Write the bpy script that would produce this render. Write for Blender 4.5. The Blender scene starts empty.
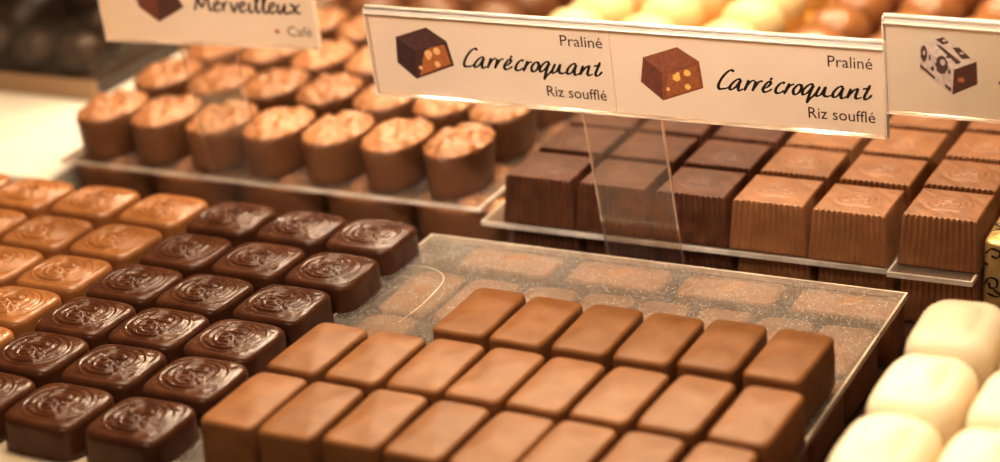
import bpy, math, random
from mathutils import Vector, noise
# All modelling lengths are in millimetres; MM converts to metres.
MM = 0.001
R = math.radians
random.seed(7)
scene = bpy.context.scene
COL = scene.collection

# ------------------------------------------------------------------ helpers
def link(name, me, mats, parent=None, loc=None, rot=None):
    o = bpy.data.objects.new(name, me)
    COL.objects.link(o)
    if mats is not None:
        for m in (mats if isinstance(mats, (list, tuple)) else [mats]):
            me.materials.append(m)
    if parent is not None:
        o.parent = parent
    if loc is not None:
        o.location = (loc[0]*MM, loc[1]*MM, loc[2]*MM)
    if rot is not None:
        o.rotation_euler = rot
    return o

def tag(o, label=None, cat=None, group=None, kind=None):
    if label: o['label'] = label
    if cat: o['category'] = cat
    if group: o['group'] = group
    if kind: o['kind'] = kind
    return o

def empty(name, loc, rot=(0, 0, 0)):
    o = bpy.data.objects.new(name, None)
    COL.objects.link(o)
    o.empty_display_size = 0.01
    o.location = (loc[0]*MM, loc[1]*MM, loc[2]*MM)
    o.rotation_euler = rot
    return o

def mesh(verts, faces, smooth=False, midx=None):
    me = bpy.data.meshes.new('m')
    me.from_pydata([(v[0]*MM, v[1]*MM, v[2]*MM) for v in verts], [], faces)
    me.update()
    if smooth:
        me.polygons.foreach_set('use_smooth', [True]*len(me.polygons))
    if midx:
        me.polygons.foreach_set('material_index', midx)
    return me

class MB:
    """collects shapes into one mesh"""
    def __init__(s): s.v = []; s.f = []; s.m = []
    def add(s, v, f, mi=0):
        b = len(s.v); s.v += list(v); s.f += [tuple(i+b for i in q) for q in f]; s.m += [mi]*len(f)
    def box(s, x0, x1, y0, y1, z0, z1, mi=0, c=0.0):
        if c <= 0:
            v = [(x, y, z) for z in (z0, z1) for y in (y0, y1) for x in (x0, x1)]
            f = [(0, 2, 3, 1), (4, 5, 7, 6), (0, 1, 5, 4), (2, 6, 7, 3), (0, 4, 6, 2), (1, 3, 7, 5)]
            s.add(v, f, mi); return
        # chamfered box: stacked octagon rings
        def ring(i, z):
            a, b, d, e = x0+i, x1-i, y0+i, y1-i
            return [(a+c, d, z), (b-c, d, z), (b, d+c, z), (b, e-c, z), (b-c, e, z), (a+c, e, z), (a, e-c, z), (a, d+c, z)]
        rs = [ring(c*.7, z0), ring(0, z0+c), ring(0, z1-c), ring(c*.7, z1)]
        v = [p for r in rs for p in r]; f = [tuple(range(7, -1, -1)), tuple(range(24, 32))]
        for k in range(3):
            for i in range(8):
                j = (i+1) % 8; f.append((k*8+i, k*8+j, k*8+8+j, k*8+8+i))
        s.add(v, f, mi)
    def tube(s, pts, r, n=8, mi=0):
        rings = []; b = len(s.v)
        for k, p in enumerate(pts):
            p = Vector(p)
            t = (Vector(pts[min(k+1, len(pts)-1)]) - Vector(pts[max(k-1, 0)])).normalized()
            up = Vector((0, 0, 1)) if abs(t.z) < .9 else Vector((1, 0, 0))
            a = t.cross(up).normalized(); c = t.cross(a)
            rr = r[k] if isinstance(r, (list, tuple)) else r
            rings += [tuple(p + a*math.cos(2*math.pi*i/n)*rr + c*math.sin(2*math.pi*i/n)*rr) for i in range(n)]
        f = []
        for k in range(len(pts)-1):
            for i in range(n):
                j = (i+1) % n; f.append((k*n+i, k*n+j, k*n+n+j, k*n+n+i))
        f.append(tuple(range(n-1, -1, -1))); e = (len(pts)-1)*n; f.append(tuple(range(e, e+n)))
        s.add(rings, f, mi)
    def build(s, name, mats, parent=None, loc=None, rot=None, smooth=False):
        return link(name, mesh(s.v, s.f, smooth, s.m), mats, parent, loc, rot)

def loft(rings, cap_top=None, smooth=True):
    """rings: equal length closed rings from the bottom up; cap_top: centre point"""
    n = len(rings[0]); v = [p for r in rings for p in r]; f = [tuple(range(n-1, -1, -1))]
    for k in range(len(rings)-1):
        for i in range(n):
            j = (i+1) % n; f.append((k*n+i, k*n+j, (k+1)*n+j, (k+1)*n+i))
    b = (len(rings)-1)*n
    if cap_top:
        v.append(cap_top)
        for i in range(n): f.append((b+i, b+(i+1) % n, len(v)-1))
    else:
        f.append(tuple(range(b, b+n)))
    return mesh(v, f, smooth)

def sup(t, n):
    c, s = math.cos(t), math.sin(t)
    return math.copysign(abs(c)**(2/n), c), math.copysign(abs(s)**(2/n), s)

def catmull(P, k=6):
    out = []
    for i in range(len(P)-1):
        p0 = P[max(i-1, 0)]; p1 = P[i]; p2 = P[i+1]; p3 = P[min(i+2, len(P)-1)]
        for j in range(k):
            t = j/k
            out.append(tuple(.5*((2*b)+(-a+c)*t+(2*a-5*b+4*c-d)*t*t+(-a+3*b-3*c+d)*t**3) for a, b, c, d in zip(p0, p1, p2, p3)))
    out.append(tuple(P[-1])); return out

def seg_dist(px, py, poly):
    best = 9e9
    for (ax, ay), (bx, by) in zip(poly, poly[1:]):
        dx, dy = bx-ax, by-ay; L = dx*dx+dy*dy
        t = 0 if L == 0 else max(0, min(1, ((px-ax)*dx+(py-ay)*dy)/L))
        d = (px-ax-t*dx)**2+(py-ay-t*dy)**2
        if d < best: best = d
    return math.sqrt(best)

# ---------------------------------------------------------------- materials
def new_mat(name):
    m = bpy.data.materials.new(name); m.use_nodes = True
    nt = m.node_tree; nt.nodes.clear()
    return m, nt, nt.nodes, nt.links

def node(nt, t, **kw):
    n = nt.nodes.new(t)
    for k, v in kw.items():
        if k in n.inputs: n.inputs[k].default_value = v
        else: setattr(n, k, v)
    return n

def solid(name, col, rough=.5, col2=None, scale=200, spec=.5, bump=0.0, bscale=600, coat=0.0, sss=0.0, lo=.35, hi=.65):
    """principled with a noise-mixed colour and optional noise bump; object coordinates in metres"""
    m, nt, N, L = new_mat(name)
    out = node(nt, 'ShaderNodeOutputMaterial'); b = node(nt, 'ShaderNodeBsdfPrincipled')
    L.new(b.outputs[0], out.inputs[0])
    b.inputs['Roughness'].default_value = rough
    b.inputs['Specular IOR Level'].default_value = spec
    b.inputs['Coat Weight'].default_value = coat
    b.inputs['Coat Roughness'].default_value = .12
    if sss:
        b.inputs['Subsurface Weight'].default_value = sss
        b.inputs['Subsurface Radius'].default_value = (.004, .002, .001)
        b.inputs['Subsurface Scale'].default_value = 1.0
    tc = node(nt, 'ShaderNodeTexCoord')
    oi = node(nt, 'ShaderNodeObjectInfo')
    ad = node(nt, 'ShaderNodeVectorMath', operation='ADD')
    L.new(tc.outputs['Object'], ad.inputs[0]); L.new(oi.outputs['Random'], ad.inputs[1])
    nz = node(nt, 'ShaderNodeTexNoise'); nz.inputs['Scale'].default_value = scale; nz.inputs['Detail'].default_value = 4
    L.new(ad.outputs[0], nz.inputs['Vector'])
    cr = node(nt, 'ShaderNodeValToRGB')
    cr.color_ramp.elements[0].position = lo; cr.color_ramp.elements[1].position = hi
    c2 = col2 or col
    cr.color_ramp.elements[0].color = (*col, 1); cr.color_ramp.elements[1].color = (*c2, 1)
    L.new(nz.outputs['Fac'], cr.inputs[0])
    # slight piece-to-piece tone difference
    hs = node(nt, 'ShaderNodeHueSaturation')
    mr = node(nt, 'ShaderNodeMapRange'); mr.inputs['To Min'].default_value = .92; mr.inputs['To Max'].default_value = 1.08
    L.new(oi.outputs['Random'], mr.inputs[0]); L.new(mr.outputs[0], hs.inputs['Value'])
    L.new(cr.outputs[0], hs.inputs['Color']); L.new(hs.outputs[0], b.inputs['Base Color'])
    if bump:
        n2 = node(nt, 'ShaderNodeTexNoise'); n2.inputs['Scale'].default_value = bscale; n2.inputs['Detail'].default_value = 3
        L.new(ad.outputs[0], n2.inputs['Vector'])
        bp = node(nt, 'ShaderNodeBump'); bp.inputs['Strength'].default_value = 1.0; bp.inputs['Distance'].default_value = bump*MM
        L.new(n2.outputs['Fac'], bp.inputs['Height']); L.new(bp.outputs[0], b.inputs['Normal'])
    return m

def acrylic(name, haze=.1, speck=.0, hazecol=(.75, .62, .5), gloss=.08, scale=60):
    """clear sheet: transparent + fresnel gloss + a film of dust and fine scratches"""
    m, nt, N, L = new_mat(name)
    out = node(nt, 'ShaderNodeOutputMaterial')
    tr = node(nt, 'ShaderNodeBsdfTransparent'); tr.inputs[0].default_value = (.96, .93, .9, 1)
    gl = node(nt, 'ShaderNodeBsdfGlossy'); gl.inputs['Roughness'].default_value = .12; gl.inputs[0].default_value = (1, .95, .9, 1)
    df = node(nt, 'ShaderNodeBsdfDiffuse'); df.inputs[0].default_value = (*hazecol, 1)
    tc = node(nt, 'ShaderNodeTexCoord')
    nz = node(nt, 'ShaderNodeTexNoise'); nz.inputs['Scale'].default_value = scale; nz.inputs['Detail'].default_value = 5
    L.new(tc.outputs['Object'], nz.inputs['Vector'])
    mr = node(nt, 'ShaderNodeMapRange'); mr.inputs['From Min'].default_value = .3; mr.inputs['From Max'].default_value = .7
    mr.inputs['To Min'].default_value = haze*.55; mr.inputs['To Max'].default_value = haze*1.45
    L.new(nz.outputs['Fac'], mr.inputs[0])
    fac = mr.outputs[0]
    if speck:
        n2 = node(nt, 'ShaderNodeTexNoise'); n2.inputs['Scale'].default_value = 1800; n2.inputs['Detail'].default_value = 2
        L.new(tc.outputs['Object'], n2.inputs['Vector'])
        m2 = node(nt, 'ShaderNodeMapRange'); m2.inputs['From Min'].default_value = .54; m2.inputs['From Max'].default_value = .75
        m2.inputs['To Min'].default_value = 0; m2.inputs['To Max'].default_value = speck
        L.new(n2.outputs['Fac'], m2.inputs[0])
        # fine scratches: strongly stretched noise
        mp = node(nt, 'ShaderNodeMapping'); mp.inputs['Scale'].default_value = (60, 2200, 60); mp.inputs['Rotation'].default_value = (0, 0, R(35))
        L.new(tc.outputs['Object'], mp.inputs[0])
        n3 = node(nt, 'ShaderNodeTexNoise'); n3.inputs['Scale'].default_value = 1; n3.inputs['Detail'].default_value = 2
        L.new(mp.outputs[0], n3.inputs['Vector'])
        m3 = node(nt, 'ShaderNodeMapRange'); m3.inputs['From Min'].default_value = .66; m3.inputs['From Max'].default_value = .8
        m3.inputs['To Max'].default_value = speck*.7
        L.new(n3.outputs['Fac'], m3.inputs[0])
        a1 = node(nt, 'ShaderNodeMath', operation='ADD'); L.new(fac, a1.inputs[0]); L.new(m2.outputs[0], a1.inputs[1])
        a2 = node(nt, 'ShaderNodeMath', operation='ADD', use_clamp=True); L.new(a1.outputs[0], a2.inputs[0]); L.new(m3.outputs[0], a2.inputs[1])
        fac = a2.outputs[0]
    mx = node(nt, 'ShaderNodeMixShader'); L.new(fac, mx.inputs[0]); L.new(tr.outputs[0], mx.inputs[1]); L.new(df.outputs[0], mx.inputs[2])
    lw = node(nt, 'ShaderNodeLayerWeight'); lw.inputs[0].default_value = .35
    mm = node(nt, 'ShaderNodeMath', operation='MULTIPLY'); L.new(lw.outputs['Fresnel'], mm.inputs[0]); mm.inputs[1].default_value = gloss*4
    mg = node(nt, 'ShaderNodeMixShader'); L.new(mm.outputs[0], mg.inputs[0]); L.new(mx.outputs[0], mg.inputs[1]); L.new(gl.outputs[0], mg.inputs[2])
    L.new(mg.outputs[0], out.inputs[0])
    return m

def paper(name, col, rough, col2, scale, spec):
    m = solid(name, col, rough, col2, scale, spec)
    nt = m.node_tree; b = [n for n in nt.nodes if n.type == 'BSDF_PRINCIPLED'][0]; out = [n for n in nt.nodes if n.type == 'OUTPUT_MATERIAL'][0]
    tl = node(nt, 'ShaderNodeBsdfTranslucent'); tl.inputs[0].default_value = (*col, 1)
    mx = node(nt, 'ShaderNodeMixShader'); mx.inputs[0].default_value = .5
    nt.links.new(b.outputs[0], mx.inputs[1]); nt.links.new(tl.outputs[0], mx.inputs[2]); nt.links.new(mx.outputs[0], out.inputs[0])
    return m

M = {}
M['milk'] = solid('milk_chocolate', (.22, .09, .031), .45, (.275, .12, .044), 120, .22, bump=.12, bscale=420)
M['milk_gloss'] = solid('glossy_milk_chocolate', (.29, .12, .042), .28, (.36, .148, .05), 200, .5, bump=.12, bscale=300)
M['milk_rib'] = solid('ribbed_milk_chocolate', (.185, .072, .024), .4, (.235, .095, .034), 150, .3, bump=.05, bscale=500)
M['milk_deep'] = solid('deep_milk_chocolate', (.14, .055, .02), .4, (.17, .068, .026), 100, .4)
M['paler'] = solid('praline_topping', (.27, .11, .042), .42, (.38, .17, .07), 250, .5, bump=.1, bscale=500)  # lumpy cap, paler than the oval bodies
M['dark'] = solid('dark_chocolate', (.066, .021, .009), .25, (.095, .034, .014), 150, .32, bump=.06, bscale=350)
M['dark_rib'] = solid('ribbed_dark_chocolate', (.062, .019, .008), .45, (.1, .034, .013), 200, .2, bump=.04, bscale=500)
M['white'] = solid('white_chocolate', (.82, .7, .52), .5, (.86, .74, .56), 60, .35)
M['cream'] = solid('cream_praline', (.7, .54, .26), .5, (.78, .62, .36), 60, .35)
M['amber'] = solid('amber_tray', (.6, .3, .05), .5, (.62, .28, .06), 60)
M['board'] = solid('cream_board', (.62, .5, .36), .35, (.68, .55, .4), 30)
M['bright'] = solid('white_display_ledge', (.66, .6, .52), .5, (.7, .64, .56), 20)
M['counter'] = solid('shade_dark_counter', (.045, .02, .01), .35, (.07, .03, .016), 12)  # dark brown puts the shade of the gaps between trays into the colour
M['riser'] = solid('brown_riser', (.1, .045, .02), .5, (.13, .06, .03), 30)
M['truffle'] = solid('dark_truffle', (.03, .015, .009), .4, (.06, .035, .022), 200, .5, bump=.4, bscale=200)
M['pale_truffle'] = solid('pale_truffle', (.2, .12, .06), .5, (.24, .15, .08), 200, .4)
M['card'] = paper('cream_card', (.94, .87, .77), .55, (.95, .88, .78), 15, .2)
M['card_cool'] = paper('cream_card_side', (.94, .87, .76), .5, (.95, .88, .77), 15, .2)
M['ink'] = solid('black_ink', (.018, .01, .008), .6, spec=.1)
M['ink_soft'] = solid('brown_black_ink', (.06, .03, .022), .6, spec=.1)
M['ink_grey'] = solid('grey_ink', (.2, .15, .1), .6, spec=.1)
M['red_ink'] = solid('red_ink', (.5, .12, .06), .6, spec=.1)
M['acr'] = acrylic('clear_acrylic', .025, .03, gloss=.04)
M['bin_wall'] = acrylic('bin_wall', .006, 0, gloss=.012)
M['acr_panel'] = acrylic('clear_card_cover', .012, .0, gloss=.03)
M['acr_dusty'] = acrylic('dusty_acrylic', .08, .6, hazecol=(.64, .58, .52), gloss=.05, scale=90)
M['acr_edge'] = acrylic('acrylic_cut_edge', .55, .2, hazecol=(.85, .72, .58), gloss=.15)
M['acr_mid'] = acrylic('lightly_dusty_acrylic', .1, .15, hazecol=(.6, .45, .34), gloss=.1)
M['rail'] = solid('bright_acrylic_rail', (.82, .66, .5), .18, (.9, .75, .6), 60, .8, coat=.6)
M['band'] = solid('rail_shadow_band', (.8, .66, .5), .3, spec=.5)
M['tan_band'] = solid('tan_card_edge', (.42, .26, .15), .4)

# traced pen strokes and printed pictures, in millimetres on the cards
CARRE= [[(41.38, 18.7), (41.26, 19.29), (40.22, 19.12), (38.6, 17.66), (37.12, 15.71), (36.09, 13.6), (36.25, 12.39), (37.48, 12.42), (38.97, 12.83), (39.95, 13.45)], [(43.98, 15.98), (43.09, 16.31), (41.77, 15.51), (40.34, 13.97), (39.85, 12.71), (40.55, 12.44), (42.13, 13.64), (43.9, 15.97), (43.13, 14.41), (42.74, 12.76), (43.25, 12.28), (44.4, 13.03)], [(46.53, 16.32), (45.72, 14.43), (44.72, 12.32)], [(44.92, 12.67), (46.12, 14.67), (47.5, 16.0), (48.54, 16.29)], [(48.93, 16.12), (48.28, 14.25), (47.44, 12.4)], [(47.71, 12.91), (48.95, 14.72), (50.12, 16.02), (51.27, 16.24)], [(51.23, 13.71), (52.5, 14.22), (53.65, 15.32), (53.83, 16.14), (53.15, 16.21), (52.0, 14.98), (51.09, 13.49), (51.48, 12.48), (52.73, 12.79), (54.25, 13.77)], [(53.75, 16.82), (54.51, 17.76)], [(58.44, 15.94), (57.97, 16.38), (56.89, 15.73), (55.72, 14.3), (55.27, 12.93), (55.89, 12.43), (57.14, 12.82), (58.23, 13.6)], [(60.15, 16.29), (59.13, 14.4), (58.07, 12.3)], [(58.33, 12.72), (59.55, 14.64), (60.68, 15.74), (61.7, 15.99)], [(63.82, 16.24), (62.65, 15.74), (61.35, 14.15), (61.26, 12.73), (62.16, 12.57), (63.36, 13.64), (64.09, 15.19), (63.74, 16.23)], [(68.03, 16.13), (67.17, 16.53), (65.9, 15.74), (64.53, 14.23), (64.19, 13.0), (64.76, 12.72), (66.26, 13.78), (68.03, 16.13), (67.11, 14.25), (66.17, 11.97), (65.4, 9.69)], [(65.42, 9.89), (66.36, 11.18), (67.91, 12.61), (69.38, 14.45)], [(70.18, 16.0), (69.2, 14.24), (68.65, 12.91), (69.29, 12.57), (70.58, 13.56), (72.08, 16.09)], [(72.08, 16.09), (71.44, 14.24), (71.31, 13.03), (72.25, 12.63), (73.8, 13.21)], [(77.81, 16.27), (76.78, 16.5), (75.51, 15.59), (74.37, 14.1), (74.16, 12.88), (75.0, 12.72), (76.38, 13.88), (77.8, 16.19), (77.08, 14.54), (76.79, 12.92), (77.33, 12.49), (78.65, 13.17)], [(80.28, 16.09), (79.47, 14.35), (78.7, 12.54)], [(78.84, 12.79), (79.85, 14.19), (81.24, 15.62), (82.3, 16.11), (82.07, 14.98), (81.51, 13.34), (82.03, 12.72), (83.57, 13.33)], [(86.5, 17.82), (85.43, 15.67), (84.45, 13.61), (84.74, 12.72), (85.76, 13.21), (86.93, 14.42)], [(84.01, 16.18), (85.12, 16.44), (86.48, 16.52)]]
PIC1= {'top': [(11.15, 21.24), (23.44, 25.62), (30.53, 21.01), (18.05, 16.68)], 'left': [(11.15, 21.24), (18.05, 16.68), (16.82, 5.81), (10.23, 11.59)], 'front': [(18.05, 16.68), (30.53, 21.01), (32.15, 12.07), (16.82, 5.81)], 'fill': [(21.28, 16.15), (23.79, 18.18), (29.48, 19.68), (31.06, 12.54), (18.39, 7.28)], 'spots': [(22.85, 15.71), (26.21, 16.97), (25.8, 12.08), (19.12, 10.23), (22.77, 14.39)]}
PIC2= {'top': [(101.94, 20.54), (114.14, 25.09), (121.31, 20.59), (107.88, 15.88)], 'left': [(101.94, 20.54), (107.88, 15.88), (107.62, 5.4), (100.34, 11.62)], 'front': [(107.88, 15.88), (121.31, 20.59), (122.06, 11.17), (107.62, 5.4)], 'fill': [(109.93, 15.24), (120.16, 19.03), (121.15, 11.52), (108.69, 6.72)], 'spots': [(112.99, 14.15), (116.81, 16.13), (116.69, 11.21), (109.73, 9.74), (113.63, 15.57)]}
PIC3= {'top': [(11.62, 22.97), (18.72, 26.28), (29.07, 18.72), (22.04, 15.37)], 'left': [(11.62, 22.97), (22.04, 15.37), (21.41, 6.74), (11.42, 14.43)], 'front': [(22.04, 15.37), (29.07, 18.72), (29.24, 11.07), (21.41, 6.74)], 'b1': [(16.42, 23.54), (17.92, 23.22), (24.34, 18.04), (23.07, 17.22)], 'b2': [(12.82, 20.06), (18.3, 16.69)], 'b3': [(16.45, 25.17), (18.97, 26.03), (20.69, 24.27), (18.68, 23.56)], 'b4': [(21.66, 22.72), (23.66, 23.05), (27.34, 19.66), (24.6, 19.15)], 'b5': [(11.72, 16.39), (16.2, 12.36), (16.03, 11.52), (11.54, 15.27)], 'b6': [(19.19, 10.42), (21.19, 8.94), (20.92, 7.8), (19.17, 9.31)]}
M['rail_clear'] = acrylic('bright_cut_edge', .5, 0, hazecol=(.9, .75, .6), gloss=.2)
# ------------------------------------------------------- chocolate shapes
def sup_rings(prof, n, seg):
    """prof: list of (a, b, exponent, z)"""
    out = []
    for a, b, e, z in prof:
        r = []
        for i in range(seg):
            x, y = sup(2*math.pi*(i+.5)/seg, e)
            r.append((a*x, b*y, z))
        out.append(r)
    return out

def pillow(a, b, h, n0=8, n1=6, draft=.6, rnd=2.6, dome=.8, seg=64, wob=.25, seed=0):
    """rounded block with a gently domed top"""
    prof = [(a-.4, b-.4, n0, 0), (a, b, n0, .5)]
    for k in range(1, 4): prof.append((a-draft*k/3, b-draft*k/3, n0, (h-rnd-dome)*k/3))
    for k in range(1, 7):
        t = k/6*math.pi/2
        e = n0+(n1-n0)*k/6
        prof.append((a-draft-rnd*(1-math.cos(t)), b-draft-rnd*(1-math.cos(t)), e, h-dome-rnd+rnd*math.sin(t)))
    A, B = prof[-1][0], prof[-1][1]
    for k in range(1, 7):
        s = 1-k/7
        prof.append((A*s, B*s, n1+(3-n1)*k/7, h-dome+dome*(1-s*s)))
    rings = sup_rings(prof, None, seg)
    o = Vector((seed*3.1, 7.7, 0))
    rings = [[(x+wob*noise.noise(Vector((x, y, z))*.12+o), y+wob*noise.noise(Vector((y, z, x))*.12+o),
               z+(wob*1.4*noise.noise(Vector((x, y, 0))*.11+o) if z > h*.5 else 0)) for x, y, z in r] for r in rings]
    c = (0, 0, h+wob*1.4*noise.noise(Vector((0, 0, 0))*.11+o))
    return loft(rings, c)

# raised emblem: helmeted head in profile with plume and curls inside a double border
EMB = [[(-.36, .02), (-.34, .3), (-.15, .48), (.12, .5), (.36, .36), (.44, .1), (.4, -.1)],
       [(-.42, .42), (-.2, .64), (.1, .7), (.42, .58), (.62, .32), (.66, 0), (.58, -.28)],
       [(-.36, .02), (-.47, -.12), (-.38, -.17), (-.42, -.26), (-.36, -.34), (-.3, -.48)],
       [(-.36, .04), (-.1, .1), (.15, .06), (.4, .12)],
       [(-.26, -.04), (-.18, .0), (-.1, -.05), (-.18, -.08), (-.26, -.04)],
       [(-.3, -.48), (-.1, -.6), (.12, -.62), (.3, -.52)],
       [(-.22, -.34), (-.08, -.3), (-.02, -.42), (-.14, -.46)],
       [(.02, -.12), (.12, -.04), (.22, -.12), (.14, -.22), (.06, -.18)],
       [(.02, -.34), (.12, -.28), (.2, -.36), (.12, -.44), (.04, -.4)],
       [(.28, -.18), (.38, -.14), (.42, -.26), (.32, -.34), (.26, -.28)],
       [(.44, -.44), (.54, -.36), (.5, -.5)], [(-.6, -.3), (-.64, 0), (-.56, .28)],
       [(-.5, -.56), (-.2, -.74), (.14, -.76), (.44, -.66)], [(0, .3), (.14, .34), (.2, .22), (.08, .18)]]
EMB = [catmull(s, 4) for s in EMB]
def emblem(x, y, w=.042):
    h = 0
    for s in EMB:
        d = seg_dist(x, y, s)
        if d < w*3: h = max(h, math.exp(-(d/w)**2))
    return h

def embossed_square(seed):
    """drafted square with big soft edges and a deep relief on its top"""
    a, h, seg, n0 = 13.6, 13.0, 120, 5.2
    rings = []
    prof = [(a-.4, n0, 0), (a, n0, .5), (a-.1, n0, 3), (a-.2, n0, 6), (a-.3, n0, 9)]
    rnd, at = 2.3, a-.3
    for k in range(1, 8):
        t = k/7*math.pi/2
        prof.append((at-rnd*.8*(1-math.cos(t)), n0-(n0-4.0)*k/7, 9.4+rnd*math.sin(t)))
    for aa, e, z in prof:
        rings.append([(aa*sup(2*math.pi*(i+.5)/seg, e)[0], aa*sup(2*math.pi*(i+.5)/seg, e)[1], z) for i in range(seg)])
    A = prof[-1][0]; zt = prof[-1][2]
    off = Vector((seed*5.3, 1.1, 2.2))
    def H(x, y, s):
        u, v = x/A, y/A
        z = zt+.9*(1-s*s)
        q = math.hypot(u, v)
        z += .38*math.exp(-((q-.92)/.03)**2)-.22*math.exp(-((q-.85)/.03)**2)+.2*math.exp(-((q-.79)/.025)**2)
        if q < .82:
            z += .6*emblem(u*1.0, v*1.0, .036)
        z += .3*noise.noise(Vector((u*3.2, v*3.2, 0))+off)+.1*noise.noise(Vector((u*9, v*9, 3))+off)
        return z
    K = 34
    for k in range(1, K):
        s = 1-k/K
        e = 2.4+1.6*s*s
        r = []
        for i in range(seg):
            x, y = sup(2*math.pi*(i+.5)/seg, e); x *= A*s; y *= A*s
            r.append((x, y, H(x, y, s)))
        rings.append(r)
    w = .2
    rings = [[(x+w*noise.noise(Vector((x, y, z))*.1+off), y+w*noise.noise(Vector((y, x, z))*.1+off), z) for x, y, z in r] for r in rings]
    return loft(rings, (0, 0, H(0, 0, 0)))

def ribbed_square(h=18.0, a0=14.0, a1=12.6, ribs=13, relief=True):
    """tapered square with vertical flutes and a crisp top carrying a faint crest"""
    per = []
    sub = 6
    for side in range(4):
        for k in range(ribs*sub):
            t = -1+2*k/(ribs*sub)
            ph = (k/sub) % 1.0
            per.append((side, t, ph))
    def pt(side, t, ph, a, depth):
        ins = depth*(1-abs(math.sin(math.pi*ph))**.6)
        m = a-ins
        c = max(-m+.0, min(m, t*a))
        # soften the corners
        lim = a-.5
        if abs(t*a) > lim: m -= (abs(t*a)-lim)*.6
        if side == 0: return (c, -m)
        if side == 1: return (m, c)
        if side == 2: return (-c, m)
        return (-m, -c)
    rings = []
    for a, z, d in [(a0-.3, 0, .3), (a0, .5, .5), (a0, 1.2, 1.3), (a0+(a1-a0)*.5, h*.5, 1.3), (a1+.15, h-1.2, 1.3), (a1, h-.5, 1.0), (a1-.25, h-.12, .7), (a1-.6, h, .15)]:
        rings.append([(*pt(s, t, p, a, d), z) for s, t, p in per])
    A = a1-.6
    K = 26
    for k in range(1, K):
        s = 1-k/K
        r = []
        for sd, t, p in per:
            x, y = pt(sd, t, p, A, .15*s); x *= s; y *= s
            z = h
            if relief:
                u, v = x/A, y/A
                q = math.hypot(u/.62, v/.5)
                z += .16*math.exp(-((q-1)/.07)**2)
                if q < .95: z += .3*emblem(u*1.6, v*1.9, .07)
                z += .07*math.sin(9*(u+v)+2.5*noise.noise(Vector((u*2, v*2, 1))))*(1 if q > 1.15 else 0)*(1-max(abs(u), abs(v))**6)
            r.append((x, y, z))
        rings.append(r)
    me = loft(rings, (0, 0, h), smooth=True)
    return me

def oval_body(h=19.0, a=12.1, b=19.0):
    prof = [(a-1.9, b-1.9, 2.1, 0), (a-1.4, b-1.4, 2.1, .6)]
    for k in range(1, 5): prof.append((a-1.4+1.4*k/4, b-1.4+1.4*k/4, 2.1, .6+(h-4.2)*k/4))
    for k in range(1, 5):
        t = k/4*math.pi/2
        prof.append((a-1.4*(1-math.cos(t)), b-1.4*(1-math.cos(t)), 2.1, h-3.6+1.4*math.sin(t)))
    prof.append((a*.5, b*.5, 2.1, h-2.1))
    return loft(sup_rings(prof, None, 56), (0, 0, h-2.1))

def oval_topping(h=19.0, a=12.0, b=18.6, seed=0):
    rnd = random.Random(seed)
    bumps = []
    for k in range(26):
        t = rnd.random()*2*math.pi; r = math.sqrt(rnd.random())*.84
        bumps.append((a*r*math.cos(t), b*r*math.sin(t), rnd.uniform(2.2, 3.6), rnd.uniform(1.0, 2.4)))
    rings = []
    K = 20; seg = 72
    prof = []
    for k in range(K):
        s = 1-k/K
        r = []
        for i in range(seg):
            x, y = sup(2*math.pi*(i+.5)/seg, 2.1)
            rr = 1+.03*math.sin(i*1.1+seed)
            x *= a*s*rr; y *= b*s*rr
            edge = (1-s**5)
            z = h-2.4+2.0*edge
            m = 0
            for bx, by, br, bh in bumps:
                d = math.hypot(x-bx, y-by)/br
                if d < 1: m = max(m, bh*math.sqrt(1-d*d))
            r.append((x, y, z+m*edge))
        rings.append(r)
    return loft(rings, (0, 0, rings[-1][0][2]))

def dome(a, h, seg=32):
    prof = [(a*.86, a*.86, 2.3, 0), (a, a, 2.3, 1)]
    prof.append((a, a, 2.3, h*.45))
    for k in range(1, 8):
        t = k/8*math.pi/2
        prof.append((a*math.cos(t), a*math.cos(t), 2.2, h*.45+h*.55*math.sin(t)))
    return loft(sup_rings(prof, None, seg), (0, 0, h))

def lump(r, seed, seg=20, rows=12):
    o = Vector((seed*2.3, seed, 0)); rings = []
    for k in range(1, rows):
        p = -math.pi/2+math.pi*k/rows
        rr = []
        for i in range(seg):
            t = 2*math.pi*i/seg
            v = Vector((math.cos(p)*math.cos(t), math.cos(p)*math.sin(t), math.sin(p)))
            q = r*(1+.16*noise.noise(v*1.6+o)+.05*noise.noise(v*5+o))
            rr.append((v.x*q, v.y*q, v.z*q*.85+r*.8))
        rings.append(rr)
    return loft(rings, (0, 0, r*1.62))

ORD = ['first', 'second', 'third', 'fourth', 'fifth', 'sixth', 'seventh', 'eighth', 'ninth']
def nth(i, side):
    """i counted from 0 at that side"""
    return ('%smost' % side) if i == 0 else '%s from %s' % (ORD[i], side)

def place(name, me, mats, x, y, z, label, cat, group, rz=0.0, first={}):
    """first use makes the object, later ones copy it"""
    key = (name, me.name)
    if key not in first:
        o = link(name, me, mats); first[key] = o
    else:
        o = first[key].copy(); COL.objects.link(o)
    o.location = (x*MM, y*MM, z*MM); o.rotation_euler = (0, 0, rz)
    tag(o, label, cat, group)
    return o
def jit(s): return random.uniform(-s, s)

# ------------------------------------------------------------ the setting
f = MB(); f.box(-1300, 300, 250, 1500, -30, 0); tag(f.build('floor', M['counter']), kind='structure')

# white ledge behind the left tray
f = MB(); f.box(-820, -572, 662, 1000, 0, 13, c=1.5); f.box(-572, -533, 662, 838, 0, 13, c=1.5)
tag(f.build('display_ledge', M['bright']), 'bright white display ledge left of the oval pralines, under the bin of dark truffles', 'ledge')

# cream board of the embossed squares
f = MB(); f.box(-620, -347.5, 436, 632, 0, 19, c=1.0)
tag(f.build('serving_board', M['board']), 'pale cream board under the embossed dark and milk squares', 'board')

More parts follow.
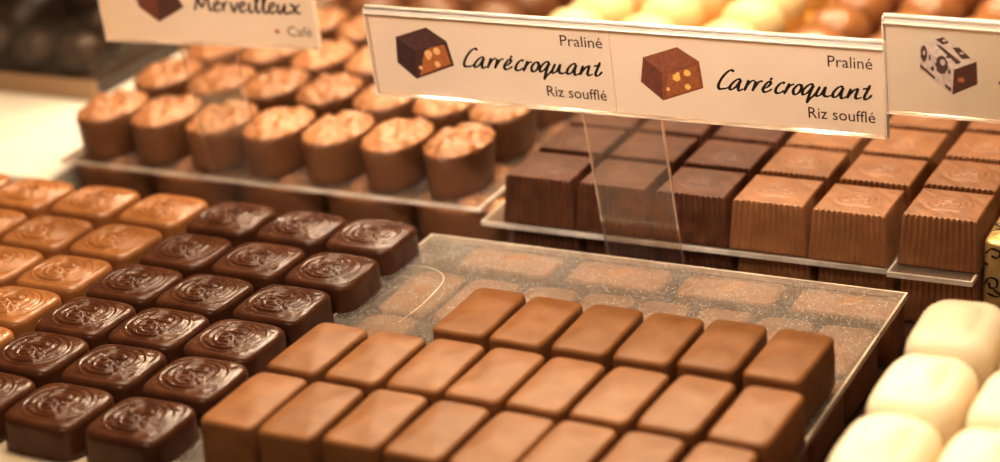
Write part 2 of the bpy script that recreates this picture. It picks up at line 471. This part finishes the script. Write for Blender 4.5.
# ------------------------------------- left tray : embossed squares
ME = [embossed_square(s) for s in (1, 2, 3)]
MEM = [m.copy() for m in ME]
LROW = ['front row', 'second row', 'third row', 'fourth row', 'fifth row', 'back row']
LX = {0: [-353.2, -382.3, -411.3, -440.4, -469.2], 1: [-352.8, -382.6, -411.6, -440.6, -469.8, -498.6], 2: [-355.6, -384.4, -412.8, -442.6, -471.4, -500.2],
      3: [-355.0, -384.4, -412.6, -441.4, -470, -499], 4: [-352.8, -381.9, -410.6, -439.8, -469.0, -498, -527],
      5: [-354.2, -382.1, -411.2, -439.6, -469.6, -498.8, -528]}
LY = [466.0, 494.8, 522.8, 551.0, 580.4, 610.8]
for j in range(6):
    for i, x in enumerate(LX[j]):
        dk = i <= 2
        v = (i*2+j) % 3
        if dk:
            lab = 'dark embossed square praline, %s dark one in the %s' % (nth(i, 'right'), LROW[j])
        else:
            n_m = len(LX[j])-3
            lab = 'milk embossed square praline in the %s' % LROW[j] if n_m == 1 else 'milk embossed square praline, %s milk one in the %s' % (nth(i-3, 'right'), LROW[j])
        place('dark_square_praline' if dk else 'milk_square_praline', ME[v] if dk else MEM[v], M['dark'] if dk else M['milk_gloss'],
              x-1.5+jit(.25), LY[j]+2.0+jit(.4), 19, lab, 'chocolate',
              'dark embossed squares on the left board' if dk else 'milk embossed squares on the left board', R(jit(2.0)-1))

# ------------------------------------- front block
FM = [pillow(9.35, 17.2, 17, n0=9, n1=8, draft=.3, rnd=1.5, dome=.9, seed=s) for s in range(4)]
FY = [478.6, 515.0, 553.0]
FX = {0: [-321.6, -302.2, -282.0, -262.0, -242.1, -223.1, -203.0, -182.5],
      1: [-321.2, -300.9, -280.9, -261.4, -241.8, -222.1, -202.0, -181.2],
      2: [None, None, -285.0, -265.1, -245.0, -224.8, -205.2, -184.6]}
FR = ['front row', 'middle row', 'back row']
for j in range(3):
    xs = [x for x in FX[j] if x is not None]
    for i, x in enumerate(xs):
        place('milk_bar_praline', FM[(i*3+j) % 4], M['milk'], x+jit(.15), FY[j]+jit(.7), 21,
              'smooth milk praline on top of the dusty sheet, %s in the %s' % (nth(i, 'left'), FR[j]),
              'chocolate', 'smooth rectangular milk pralines on top of the sheet', R(jit(1.2)-1))
# lower layer below the sheet
FL = [pillow(9.7, 17.6, 17, n0=9, n1=8, draft=.35, rnd=1.7, seed=9)]
f = MB(); f.box(-343, -172, 466, 644, 0, 2, c=.4)
tag(f.build('base_sheet', M['acr']), 'clear base sheet under the lowest smooth milk pralines at the front', 'sheet')
for i, x in enumerate([-329.5, -308.6, -287.0, -266.0, -246.0, -225.4, -205.0, -184.6]):
    place('milk_bar_praline', FL[0], M['milk'], x, 598.6+jit(.6), 2,
          'smooth milk praline under the sheet ahead of the crosswise ones, %s' % nth(i, 'left'), 'chocolate', 'smooth milk pralines below the sheet', R(jit(1)))
for i, x in enumerate([-311.4, -270.5, -230.8, -190.6]):
    place('milk_bar_praline', FL[0], M['milk'], x, 631.5, 2,
          'smooth milk praline lying crosswise under the dusty sheet, %s' % nth(i, 'left'), 'chocolate', 'smooth milk pralines below the sheet', R(90+jit(2)))
for k, y in enumerate([562, 525.5, 489]):
    for side, x in (('left', -329.0), ('right', -184.4)):
        place('milk_bar_praline', FL[0], M['milk'], x, y, 2,
              'smooth milk praline under the dusty sheet, %s edge, %s from the front' % (side, ['third', 'second', 'first'][k]),
              'chocolate', 'smooth milk pralines below the sheet', R(jit(1)))

def sheet(name, x0, x1, y0, y1, z0, z1, top, edge, label, rz=0):
    """acrylic sheet: faces clear, cut edges bright"""
    cx, cy = (x0+x1)/2, (y0+y1)/2
    hx, hy, h = (x1-x0)/2, (y1-y0)/2, z1-z0
    m = MB(); m.box(-hx+.8, hx-.8, -hy+.8, hy-.8, 0, h)
    e = MB()
    v = []
    for (a, b) in ((hx, hy), (hx-.8, hy-.8)):
        for z in (0, h):
            v += [(-a, -b, z), (a, -b, z), (a, b, z), (-a, b, z)]
    q = []
    for i in range(4):
        j = (i+1) % 4
        q += [(i, j, 4+j, 4+i), (4+i, 4+j, 12+j, 12+i), (8+j, 8+i, 12+i, 12+j), (8+i, 8+j, j, i)]
    e.add(v, q)
    root = m.build(name, top, loc=(cx, cy, z0), rot=(0, 0, rz))
    e.build('cut_edge', edge, root)
    tag(root, label, 'sheet')
    return root
ds = sheet('acrylic_sheet', -346.2, -172.6, 462, 639.5, 19, 21, M['acr_dusty'], M['acr_edge'],
           'dusty scratched clear sheet between the two layers of smooth milk pralines')
# the curved scratch near its back left corner
sc = MB()
SP = catmull([(-341.2, 610.7), (-334.8, 611.8), (-328.9, 610.0), (-324.5, 605.5), (-322.5, 598.8), (-321.4, 584.7), (-321.9, 575.5), (-322.5, 568.8)], 6)
sc.tube([(x+259.4, y-550.75, 2.06) for x, y in SP], [.05+.16*math.sin(math.pi*k/(len(SP)-1)) for k in range(len(SP))], 5)
sc.build('scratch', M['rail'], ds)

# ------------------------------------- right tray : ribbed squares
RM = ribbed_square(); RMK = RM.copy(); RLO = ribbed_square(h=17.4, relief=False); RLOK = RLO.copy()
RX = [-313.2, -284.4, -255.6, -227.2, -198.4, -169.8]
RROW = ['front row', 'second row', 'third row', 'fourth row', 'fifth row']
for j in range(5):
    for i, x in enumerate(RX):
        dk = i < 3
        side = nth(i if dk else i-3, 'left')
        place('ribbed_dark_praline' if dk else 'ribbed_milk_praline', RM if dk else RMK, M['dark_rib'] if dk else M['milk_rib'],
              x+jit(.3)+(.8 if i == 5 else 0), 672.6+28.9*j+jit(.4)+(3.6 if i == 5 else 0), 20,
              'ribbed %s praline on the upper layer, %s %s one, %s' % ('dark' if dk else 'milk', side, 'dark' if dk else 'milk', RROW[j]),
              'chocolate', 'ribbed dark squares' if dk else 'ribbed milk squares', R(jit(.8)))
for j in range(2):
    for i, x in enumerate(RX):
        dk = i < 3
        place('ribbed_dark_praline' if dk else 'ribbed_milk_praline', RLO if dk else RLOK, M['dark_rib'] if dk else M['milk_rib'],
              x+1.5, 674.2+28.9*j, .6,
              'ribbed %s praline under the clear sheet, %s, %s' % ('dark' if dk else 'milk', nth(i if dk else i-3, 'left'), ['front row', 'second row'][j]),
              'chocolate', 'ribbed squares of the lower layer', R(jit(.6)))
for j in range(2, 5):
    place('ribbed_milk_praline', RLOK, M['milk_rib'], RX[5]+1.5, 674.2+28.9*j, .6,
          'ribbed square milk praline under the clear sheet on its right edge, %s' % RROW[j], 'chocolate', 'ribbed squares of the lower layer', 0)
sheet('acrylic_sheet', -335.5, -184.8, 657.6, 806, 18.2, 19.9, M['acr_mid'], M['acr_edge'], 'clear sheet under the ribbed dark pralines and the first two ribbed milk ones')
sheet('acrylic_sheet', -184.5, -155.6, 656.0, 806, 18.1, 19.8, M['acr_mid'], M['acr_edge'], 'narrow clear sheet under the rightmost ribbed milk pralines')
f = MB(); f.box(-334, -154.5, 656.5, 806, 0, .5)
tag(f.build('base_sheet', M['acr']), 'thin clear base sheet below the ribbed squares', 'sheet')

# ------------------------------------- back left : ovals
OB = oval_body(); OT = [oval_topping(seed=s) for s in range(4)]
OBL = oval_body(h=16.6); OTL = oval_topping(h=16.6, seed=9)
OROW = ['front row', 'second row', 'third row', 'fourth row', 'fifth row']
def oval(x, y, z, body, top, label, group, rz):
    o = place('oval_praline', body, M['milk_deep'], x, y, z, label, 'chocolate', group, rz)
    key = 'top'+top.name
    if key not in oval.first:
        t = link('paler_topping', top, M['paler'], o); oval.first[key] = t
    else:
        t = oval.first[key].copy(); COL.objects.link(t); t.parent = o
    return o
oval.first = {}
for j in range(4):
    for i in range(7):
        x = -516.8+26.2*i; y = 692.0+41.2*j
        oval(x+jit(.5), y+jit(1.0), 19, OB, OT[(i*2+j) % 4],
             'tall oval milk praline with bumpy nut top, %s in the %s' % (nth(i, 'left'), OROW[j]), 'oval milk pralines on the clear sheet', R(jit(2)))
for i, x in enumerate([-513.4, -475, -434.5, -395.6, -356.5]):
    oval(x, 685, .4, OBL, OTL, 'sideways oval milk praline under the clear sheet, %s in front' % nth(i, 'left'), 'oval milk pralines of the lower layer', R(90+jit(3)))
for i, x in enumerate([-513.4, -475, -434.5, -395.6, -356.5]):
    for k in (1, 2, 3, 4, 5):
        if i == 4 or i == 0:
            oval(x, 685+k*27, .4, OBL, OTL, 'sideways oval milk praline in the lower layer, %s edge, %s behind' % ('right' if i == 4 else 'left', ORD[k-1]), 'oval milk pralines of the lower layer', R(90+jit(3)))
sheet('acrylic_sheet', -530, -342, 670.5, 838, 17.4, 18.9, M['acr_mid'], M['acr_edge'], 'clear sheet under the tall oval milk pralines')

# ------------------------------------- white pralines at lower right
WM = [pillow(13.3, 18.9, 20, n0=4.5, n1=3.4, draft=.8, rnd=6.0, dome=2.2, wob=.35, seed=s) for s in (11, 12, 13)]
WX = [-138.6, -111.6, -84.6]; WY = [567.0, 529.0, 491.0, 453.0]
for i, x in enumerate(WX):
    for j, y in enumerate(WY):
        if i == 2 and j < 1: pass
        place('white_praline', WM[(i+2*j) % 3], M['white'], x+jit(.3), y+jit(.5), 30.5,
              'ivory white rounded praline, %s column, %s' % (['left', 'middle', 'right'][i], ['at the back', 'second from the back', 'third from the back', 'at the front'][j]),
              'chocolate', 'ivory white rounded pralines', R(jit(2)))
f = MB(); f.box(-152.0, -70, 428, 587, 0, 30.5, c=.8)
tag(f.build('serving_board', M['riser']), 'brown raised board under the ivory white pralines', 'board')

# ------------------------------------- gold wrapped praline on the right edge
def gold_mat():
    m, nt, N, L = new_mat('gold_foil')
    out = node(nt, 'ShaderNodeOutputMaterial'); b = node(nt, 'ShaderNodeBsdfPrincipled')
    b.inputs['Metallic'].default_value = .55; b.inputs['Roughness'].default_value = .38
    tc = node(nt, 'ShaderNodeTexCoord'); nz = node(nt, 'ShaderNodeTexNoise'); nz.inputs['Scale'].default_value = 180
    L.new(tc.outputs['Object'], nz.inputs['Vector'])
    cr = node(nt, 'ShaderNodeValToRGB'); cr.color_ramp.elements[0].color = (.5, .3, .09, 1); cr.color_ramp.elements[1].color = (.7, .47, .2, 1)
    L.new(nz.outputs['Fac'], cr.inputs[0]); L.new(cr.outputs[0], b.inputs['Base Color'])
    bp = node(nt, 'ShaderNodeBump'); bp.inputs['Distance'].default_value = .0006; bp.inputs['Strength'].default_value = .8
    L.new(nz.outputs['Fac'], bp.inputs['Height']); L.new(bp.outputs[0], b.inputs['Normal']); L.new(b.outputs[0], out.inputs[0])
    return m
M['gold'] = gold_mat()
GW = link('wrapped_praline', pillow(13.4, 19, 31, n0=12, n1=12, draft=.2, rnd=1.2, dome=.2, wob=.3, seed=5), M['gold'], loc=(-141.5, 683.5, 0.1))
tag(GW, 'gold foil wrapped praline printed with black scrolls at the right edge', 'wrapped chocolate')
def ribbon(strokes, wmin, wmax, nib, k=6):
    """flat pen strokes in the local XZ plane (x along, z up), facing -Y"""
    v, fc = [], []
    for s in strokes:
        P = catmull(s, k); b = len(v)
        for q, p in enumerate(P):
            a = P[max(q-1, 0)]; c = P[min(q+1, len(P)-1)]
            dx, dy = c[0]-a[0], c[1]-a[1]; L = math.hypot(dx, dy) or 1
            dx /= L; dy /= L
            w = wmin+(wmax-wmin)*abs(math.sin(math.atan2(dy, dx)-nib))
            e = min(q, len(P)-1-q)
            if e == 0: w *= .5
            elif e == 1: w *= .85
            v += [(p[0]-dy*w/2, 0, p[1]+dx*w/2), (p[0]+dy*w/2, 0, p[1]-dx*w/2)]
        for q in range(len(P)-1):
            fc.append((b+2*q, b+2*q+1, b+2*q+3, b+2*q+2))
    return v, fc
SCR = [[(-12, 16), (-10.5, 18.5), (-8, 18), (-8, 15.5), (-10, 15), (-10.5, 17)], [(-9, 14.5), (-6, 13), (-3, 15), (0, 13.5), (3, 15.5), (7, 14)],
       [(-11, 13), (-8, 12), (-5, 13.5)], [(-6, 18.5), (-5, 15.5)], [(-3.5, 18.5), (-2, 16), (-1, 18.5), (0, 16.5)], [(2, 18), (5, 19), (7, 17), (5, 16), (3, 17.5)],
       [(-12, 27), (-10, 29), (-7, 28), (-8, 26), (-10, 26.5)], [(-5, 27.5), (-1, 26), (3, 28), (7, 26.5)], [(-12, 6), (-9, 4), (-5, 6), (-1, 4.5)], [(-12, 24), (-11, 23)]]
v, fc = ribbon(SCR, .35, .9, .6)
link('printed_scroll', mesh(v, fc), M['ink'], GW, loc=(0, -19.75, 0))
v, fc = ribbon([[(y, x+14) for x, y in s] for s in [[(-12, -11), (-9, -8), (-12, -5), (-8, -3)], [(-3, -12), (0, -9), (-2, -6)], [(6, -10), (3, -6), (8, -3), (4, 0)], [(-12, 2), (-8, 5), (-12, 8)], [(-4, 0), (0, 4), (-3, 9), (1, 12)]]], .5, 1.3, .4)
v = [(p[2]-14, p[0], 0) for p in v]
link('printed_scroll', mesh(v, [q[::-1] for q in fc]), M['ink'], GW, loc=(0, 0, 31.7))

# ------------------------------------- far trays
f = MB(); f.box(-404, -293, 841, 1010, 0, 14, c=1)
tag(f.build('serving_tray', M['amber']), 'amber tray under the cream domed pralines in the blurred background', 'tray')
f = MB(); f.box(-290, -115, 838, 1010, 0, 14, c=1)
tag(f.build('serving_tray', M['riser']), 'brown tray under the round milk pralines in the blurred background', 'tray')
f = MB(); f.box(-569, -407, 842, 960, 0, 14, c=1)
tag(f.build('serving_tray', M['milk_deep']), 'dark brown tray under the round brown pralines behind the ovals', 'tray')
DM = dome(14.5, 22); DMK = DM.copy(); DD = DM.copy()
for j in range(5):
    for i in range(3):
        place('cream_domed_praline', DM, M['cream'], -386+36*i+jit(1.5), 859+33*j+jit(1.5), 14,
              'cream yellow domed praline in the background, %s of %s' % (nth(i, 'left'), ['the front row', 'the second row', 'the third row', 'the fourth row', 'the back row'][j]), 'chocolate', 'cream domed pralines far behind the double sign')
for j in range(5):
    for i in range(5):
        place('round_milk_praline', DMK, M['milk_gloss'], -273+33*i+jit(1.5), 858+33*j+jit(1.5), 14,
              'round milk praline in the background, %s of %s' % (nth(i, 'left'), ['the front row', 'the second row', 'the third row', 'the fourth row', 'the back row'][j]), 'chocolate', 'round milk pralines far behind the signs')
for j in range(3):
    for i in range(5):
        place('round_dark_praline', DD, M['milk_deep'], -552+32*i+jit(1.5), 862+34*j+jit(1.5), 14,
              'round brown praline behind the ovals, %s of %s' % (nth(i, 'left'), ['the front row', 'the middle row', 'the back row'][j]), 'chocolate', 'round brown pralines behind the ovals')

# ------------------------------------- bin of dark truffles, upper left
BX0, BX1, BY0, BY1, BH = -790, -570, 752, 880, 78
root = empty('clear_bin', ((BX0+BX1)/2, (BY0+BY1)/2, 13))
tag(root, 'clear bin with a tan base on the white ledge, filled with dark truffles', 'bin')
hx, hy = (BX1-BX0)/2, (BY1-BY0)/2
for nm, bx in (('front_wall', (-hx, hx, -hy, -hy+2.5)), ('back_wall', (-hx, hx, hy-2.5, hy)), ('side_wall', (-hx, -hx+2.5, -hy+2.5, hy-2.5)), ('side_wall', (hx-2.5, hx, -hy+2.5, hy-2.5))):
    f = MB(); f.box(*bx, 8, BH); f.build(nm, M['bin_wall'], root)
f = MB(); f.box(-hx, hx, -hy, hy, 0, 8); f.build('bin_base', M['truffle'], root)
f = MB(); f.box(-hx-2, hx+2, -hy-2, -hy-.1, 0, 9, c=.6); f.build('front_band', M['tan_band'], root)
TL = [lump(17.5, s) for s in range(4)]; TP = lump(9, 7)
n = 0
for lay in range(3):
    for j in range(3):
        for i in range(5):
            x = BX0+38+i*40.5-lay*3+jit(1.5); y = BY0+36+j*36-lay*4+jit(.8)
            pale = (lay, j, i) in ((1, 0, 3), (1, 1, 4))
            place('pale_truffle' if pale else 'dark_truffle', TP if pale else TL[n % 4], M['pale_truffle'] if pale else M['truffle'], x, y, 21.2+lay*25.5,
                  ('pale' if pale else 'dark')+' truffle in the clear bin, %s layer, %s row, %s' % (['bottom', 'middle', 'top'][lay], ['front', 'second', 'third'][j], nth(i, 'left')),
                  'truffle', 'truffles in the clear bin', R(jit(90)))
            n += 1

TS = [lump(10.5, s) for s in (21, 22)]
for i in range(9):
    place('dark_truffle', TS[i % 2], M['truffle'], BX0+16+i*23.6+jit(1), BY0+14+jit(.6), 21.2,
          'small dark truffle against the front wall of the clear bin, %s' % nth(i, 'left'), 'truffle', 'small truffles along the front of the bin', R(jit(90)))

# ------------------------------------- signs
def text_mesh(s, x0, x1, base, cap, mat, parent, name='lettering', y=-.08):
    cu = bpy.data.curves.new('t', 'FONT'); cu.body = s; cu.size = 1; cu.resolution_u = 3
    o = bpy.data.objects.new('t', cu); COL.objects.link(o)
    bpy.context.view_layer.update()
    me = bpy.data.meshes.new_from_object(o.evaluated_get(bpy.context.evaluated_depsgraph_get()))
    bpy.data.objects.remove(o)
    xs = [v.co.x for v in me.vertices]; a, b = min(xs), max(xs)
    sy = cap/.73
    for v in me.vertices:
        x = x0+(v.co.x-a)/(b-a)*(x1-x0); z = base+v.co.y*sy
        v.co = (x*MM, 0, z*MM)
    me.materials.clear()
    return link(name, me, mat, parent, loc=(0, y, 0))

def script_text(strokes, parent, dx=0, dy=0, sx=1, mat=None, wmin=.48, wmax=1.15):
    v, fc = ribbon([[(p[0]*sx+dx, p[1]+dy) for p in s] for s in strokes], wmin, wmax, R(25))
    return link('lettering', mesh(v, fc), mat or M['ink'], parent, loc=(0, -.08, 0))

def flat(name, polys, mats, parent, y=-.08, dx=0, dz=0):
    v, fc, mi = [], [], []
    for k, (P, m) in enumerate(polys):
        b = len(v); v += [(p[0]+dx, -.012*k, p[1]+dz) for p in P]; fc.append(tuple(range(b, b+len(P)))); mi.append(m)
    return link(name, mesh(v, fc, midx=mi), mats, parent, loc=(0, y, 0))

def disc(c, r, ry=None, n=14, ph=0.0):
    return [(c[0]+r*math.cos(2*math.pi*i/n)*(1+.12*math.sin(3*i+ph)), c[1]+(ry or r)*math.sin(2*math.pi*i/n)) for i in range(n)]

def sign_root(loc, rot, width, label, stem_x, stem_w, stem_drop):
    root = empty('product_sign', loc, rot)
    tag(root, label, 'sign')
    b = MB(); b.box(0, width, .62, 1.9, -.9, 31.2); b.build('back_panel', M['acr_mid'], root)
    p = MB(); p.box(.2, width-.2, -1.3, -.7, -.8, 29.6); p.build('front_panel', M['acr_panel'], root)
    r = MB()
    r.tube([(0, .1, 31.9), (width, .1, 31.9)], .75, 10); r.tube([(0, -1.2, 29.9), (width, -1.2, 29.9)], .38, 8)
    r.build('top_rail', M['rail'], root, smooth=True)
    q = MB(); q.box(.2, width-.2, -.65, .6, 28.7, 31.2); q.build('rail_groove', M['band'], root)
    l = MB(); l.box(0, width, -1.3, 1.9, -1.3, -.95, c=.1); l.build('bottom_lip', M['rail_clear'], root)
    for ex in (-.15, width+.15):
        e = MB(); e.box(ex-.2, ex+.2, -1.3, 1.6, -1.2, 31.5); e.build('end_edge', M['rail'], root)
    return root

def card(parent, x0, x1, mat):
    c = MB(); c.box(x0, x1, 0, .55, -.5, 28.6); o = c.build('card', mat, parent)
    return o
def stem_part(root, x0, x1, y0, z0, y1, z1, em='rail_clear'):
    """clear upright strip from the sign down to the counter, in the sign's local space"""
    s = MB()
    def bar(a, b, t, mi):
        v = [(a, y0, z0), (b, y0, z0), (b, y1, z1), (a, y1, z1), (a, y0+t, z0), (b, y0+t, z0), (b, y1+t, z1), (a, y1+t, z1)]
        s.add(v, [(0, 1, 2, 3), (5, 4, 7, 6), (4, 0, 3, 7), (1, 5, 6, 2), (3, 2, 6, 7), (4, 5, 1, 0)], mi)
    bar(x0+.45, x1-.45, 1.3, 0); bar(x0, x0+.45, 1.3, 1); bar(x1-.45, x1, 1.3, 1)
    return s.build('stem', [M['acr'], M[em]], root)
for nm, c in (('pd_top', (.085, .036, .03)), ('pd_left', (.05, .02, .018)), ('pd_front', (.07, .028, .02)), ('pd_fill', (.36, .125, .035)), ('p_rice', (.8, .4, .17)),
              ('pm_top', (.22, .075, .035)), ('pm_left', (.13, .04, .02)), ('pm_front', (.2, .065, .025)), ('pm_fill', (.26, .09, .03)), ('p_gold', (.72, .38, .1)),
              ('pw_light', (.62, .5, .42)), ('pw_left', (.5, .41, .35)), ('pw_dark', (.1, .055, .04)), ('pw_end', (.085, .035, .022)), ('p_shadow', (.5, .35, .22))):
    c = tuple(min(1, q*1.35) for q in c)
    M[nm] = solid(nm.replace('pd_', 'printed_dark_').replace('pm_', 'printed_milk_').replace('pw_', 'printed_wrapper_').replace('p_', 'printed_'), c, .6, tuple(min(1, q*1.3) for q in c), 700, .1)

LEAN = R(7.35)
# double sign
S1 = sign_root((-360.2, 635.0, 75.3), (LEAN, R(-.45), 0), 181.6, 'long double sign reading Praliné Carré croquant Riz soufflé twice, with two cut chocolates', 0, 0, 0)
c1 = card(S1, .6, 89.9, M['card']); c2 = card(S1, 90.1, 181.0, M['card'])
DX = -.8
script_text(CARRE, c1, DX, -.3)
script_text(CARRE, c2, DX+91.2, -1.0, 1.0)
text_mesh('Praliné', 72.9+DX, 87.9+DX, 22.6, 4.1, M['ink_soft'], c1)
text_mesh('Riz soufflé', 65.9+DX, 87.5+DX, 3.5, 4.1, M['ink_soft'], c1)
text_mesh('Praliné', 164.3+DX, 178.6+DX, 22.2, 4.1, M['ink_soft'], c2)
text_mesh('Riz soufflé', 157.0+DX, 178.8+DX, 3.6, 4.1, M['ink_soft'], c2)
def shade(P, k=1.0): return [(p[0]-k, p[1]-k*.5) for p in P]
P = PIC1
flat('printed_chocolate', [(P['top'], 0), (P['left'], 1), (P['front'], 2), (P['fill'], 3)]+[(disc(c, r, None, 12, q), 4) for q, (c, r) in enumerate(zip(P['spots'], (1.45, 1.35, 1.15, .75, .9)))],
     [M['pd_top'], M['pd_left'], M['pd_front'], M['pd_fill'], M['p_rice']], c1, dx=DX)
P = PIC2
flat('printed_chocolate', [(P['top'], 0), (P['left'], 1), (P['front'], 2), (P['fill'], 3)]+[(disc(c, r, None, 12, q), 4) for q, (c, r) in enumerate(zip(P['spots'], (1.35, 1.2, 1.05, .7, .7)))],
     [M['pm_top'], M['pm_left'], M['pm_front'], M['pm_fill'], M['p_gold']], c2, dx=DX)
j = MB(); j.box(89.85, 90.15, -.62, -.5, -.4, 28.8); j.build('card_seam', M['rail'], S1)
stem_part(S1, 360.2-283.9, 360.2-255.2, .9, 0, 10.0, -75.0)

# single sign at the right
S2 = sign_root((-178.9, 635.4, 85.2), (LEAN, 0, 0), 91, 'cream sign at the right edge with a picture of a silver wrapped praline', 0, 0, 0)
c3 = card(S2, .5, 90.5, M['card_cool'])
P = PIC3
flat('printed_chocolate', [(P['top'], 0), (P['left'], 1), (P['front'], 3), (P['b1'], 2), (P['b3'], 2), (P['b4'], 2), (P['b5'], 2), (P['b6'], 2),
                           (disc(P['b2'][0], 1.0, 2.8, 16), 2), (disc(P['b2'][1], 1.9, 3.1, 18), 2), (disc((18.6, 17.6), .8, 1.1, 10), 1), (disc((15.4, 15.2), .5, .9, 10), 2), (disc((14.6, 18.9), .35, 1.1, 8), 2), (disc((20.6, 14.6), .4, .9, 8), 2), (disc((20.4, 19.6), .7, .5, 8), 2), (disc((22.9, 17.9), .6, .4, 8), 2), (disc((12.9, 20.4), .35, .9, 8), 1), (disc((19.2, 25.0), .6, .35, 8), 0), (disc((24.6, 21.2), .8, .35, 8), 0), (disc((24.2, 12.2), 1.1, .9), 4)],
     [M['pw_light'], M['pw_left'], M['pw_dark'], M['pw_end'], M['pd_fill']], c3, dx=-.5)
script_text([[(35.2, 12.2), (36.4, 11.9)]], c3)
stem_part(S2, 52, 80, .9, 0, 11.2, -84.8)

# sign at the upper left
S3 = sign_root((-483.4, 650.5, 80.4), (LEAN, 0, R(7.0)), 86.2, 'blurred cream sign at the upper left reading Merveilleux Café', 0, 0, 0)
c4 = card(S3, .5, 85.7, M['card_cool'])
flat('printed_chocolate', [([(14, 24), (20, 27.5), (29, 24.5), (23.5, 20.5)], 0), ([(14, 24), (23.5, 20.5), (22.8, 7.2), (15.6, 13)], 1), ([(23.5, 20.5), (29, 24.5), (34, 13.6), (22.8, 7.2)], 2)],
     [M['pm_top'], M['pm_left'], M['pd_front']], c4)
MRV = [[(0, 0), (1.2, 3.2), (2.0, 6.6), (2.1, 2.4), (3.0, 1.4), (5.0, 5.4), (5.6, 6.4), (5.2, 2.4), (5.6, .2), (6.6, .6)],
       [(7.2, 1.6), (8.8, 2.4), (8.6, 3.4), (7.6, 2.9), (7.0, 1.2), (7.8, 0), (9.4, .9)],
       [(10.2, 3.2), (10.0, 0)], [(10.1, 1.2), (11.2, 2.9), (12.1, 3.2)], [(13.0, 3.2), (13.7, 0), (15.4, 3.3)],
       [(16.0, 1.6), (17.6, 2.4), (17.4, 3.4), (16.4, 2.9), (15.8, 1.2), (16.6, 0), (18.2, .9)],
       [(19.4, 3.2), (19.0, .6), (19.8, 0), (20.6, .8)], [(19.9, 4.6), (20.1, 5.0)],
       [(20.9, 1.2), (23.0, 5.2), (22.6, 6.6), (21.8, 4.0), (21.6, .5), (22.1, 0), (23.2, .8)], [(23.4, 1.2), (25.5, 5.2), (25.1, 6.6), (24.3, 4.0), (24.1, .5), (24.9, 0), (25.7, .8)],
       [(26.2, 1.6), (27.8, 2.4), (27.6, 3.4), (26.6, 2.9), (26.0, 1.2), (26.8, 0), (28.4, .9)],
       [(29.4, 3.2), (28.9, .8), (29.8, .1), (31.6, 3.2)], [(31.6, 3.2), (31.2, .5), (32.2, 0), (33.2, 1)],
       [(33.2, 3.1), (34.4, 2.6), (35.2, .6), (36.6, .2)], [(36.6, 3.2), (34.8, 1.6), (33.4, 0)]]
script_text([[(p[0]*1.16+38.3, p[1]*1.2+12.4) for p in s] for s in MRV], c4, mat=M['ink_soft'], wmin=.6, wmax=1.1)
text_mesh('Café', 74.3, 84, 3.4, 4.2, M['ink_grey'], c4)
flat('printed_dot', [(disc((70.2, 5.2), .9), 0)], [M['red_ink']], c4)
stem_part(S3, 28, 51, .9, 0, 10.5, -80.0, 'acr_mid')

# ------------------------------------------------------------------- lights
def area(name, loc, target, size, energy, col, sy=None):
    l = bpy.data.lights.new(name, 'AREA'); l.energy = energy; l.color = col; l.size = size*MM
    if sy: l.shape = 'RECTANGLE'; l.size_y = sy*MM
    o = bpy.data.objects.new(name, l); COL.objects.link(o)
    o.location = Vector(loc)*MM
    o.rotation_euler = (Vector(target)-Vector(loc)).to_track_quat('-Z', 'Y').to_euler()
    return o
WARM = (1, .78, .5)
area('overhead_strip', (-330, 800, 650), (-300, 640, 0), 650, 2.5, WARM, 120)
area('front_strip', (-270, 560, 680), (-290, 650, 30), 420, 3.3, (1, .82, .6), 100)
l = area('sign_fill', (-150, 270, 430), (-262, 635, 95), 230, .066, (.93, .96, 1), 20)  # unseen fill added to brighten the double sign's cards
l.data.spread = R(18)
l = area('sign_fill', (-330, 290, 430), (-442, 655, 95), 90, .03, (1, .95, .9), 20)  # second added fill, narrow beam brightening the upper left card
l.data.spread = R(18)
area('counter_fill', (-230, 150, 330), (-255, 480, 30), 160, .55, (1, .8, .58), 60)  # added low fill that lifts the front faces of the nearest bars
for k, (x, y) in enumerate([(-620, 1100), (-540, 1120), (-460, 1100), (-380, 1130), (-300, 1110), (-220, 1130), (-440, 940), (-320, 960), (-560, 930), (-200, 950)]):
    l = bpy.data.lights.new('case_spot', 'SPOT'); l.energy = 1.7; l.color = (1, .82, .58); l.shadow_soft_size = .008
    l.spot_size = R(95); l.spot_blend = .6
    o = bpy.data.objects.new('case_spot', l); COL.objects.link(o)
    o.location = (x*MM, y*MM, .42+.03*(k % 3))
    o.rotation_euler = (Vector((-300, 640, 0))-Vector((x, y, 480))).to_track_quat('-Z', 'Y').to_euler()

w = bpy.data.worlds.new('World'); scene.world = w; w.use_nodes = True
bg = w.node_tree.nodes['Background']
bg.inputs[0].default_value = (1, .72, .45, 1); bg.inputs[1].default_value = .09

# ------------------------------------------------------------------- camera
cam = bpy.data.cameras.new('Camera'); co = bpy.data.objects.new('Camera', cam); COL.objects.link(co)
from mathutils import Matrix
cam.sensor_width = 36; cam.lens = 2200*36/1000
cam.clip_start = .01; cam.clip_end = 20
co.matrix_world = Matrix.Translation((0, 0, .320)) @ Matrix.Rotation(R(26.5), 4, 'Z') @ Matrix.Rotation(R(90-22.417), 4, 'X') @ Matrix.Rotation(R(-3.827), 4, 'Z')
cam.dof.use_dof = True; cam.dof.focus_distance = .706; cam.dof.aperture_fstop = 6.8
scene.camera = co
scene.view_settings.view_transform = 'Standard'
scene.view_settings.look = 'None'
scene.view_settings.exposure = .35
scene.view_settings.gamma = .86
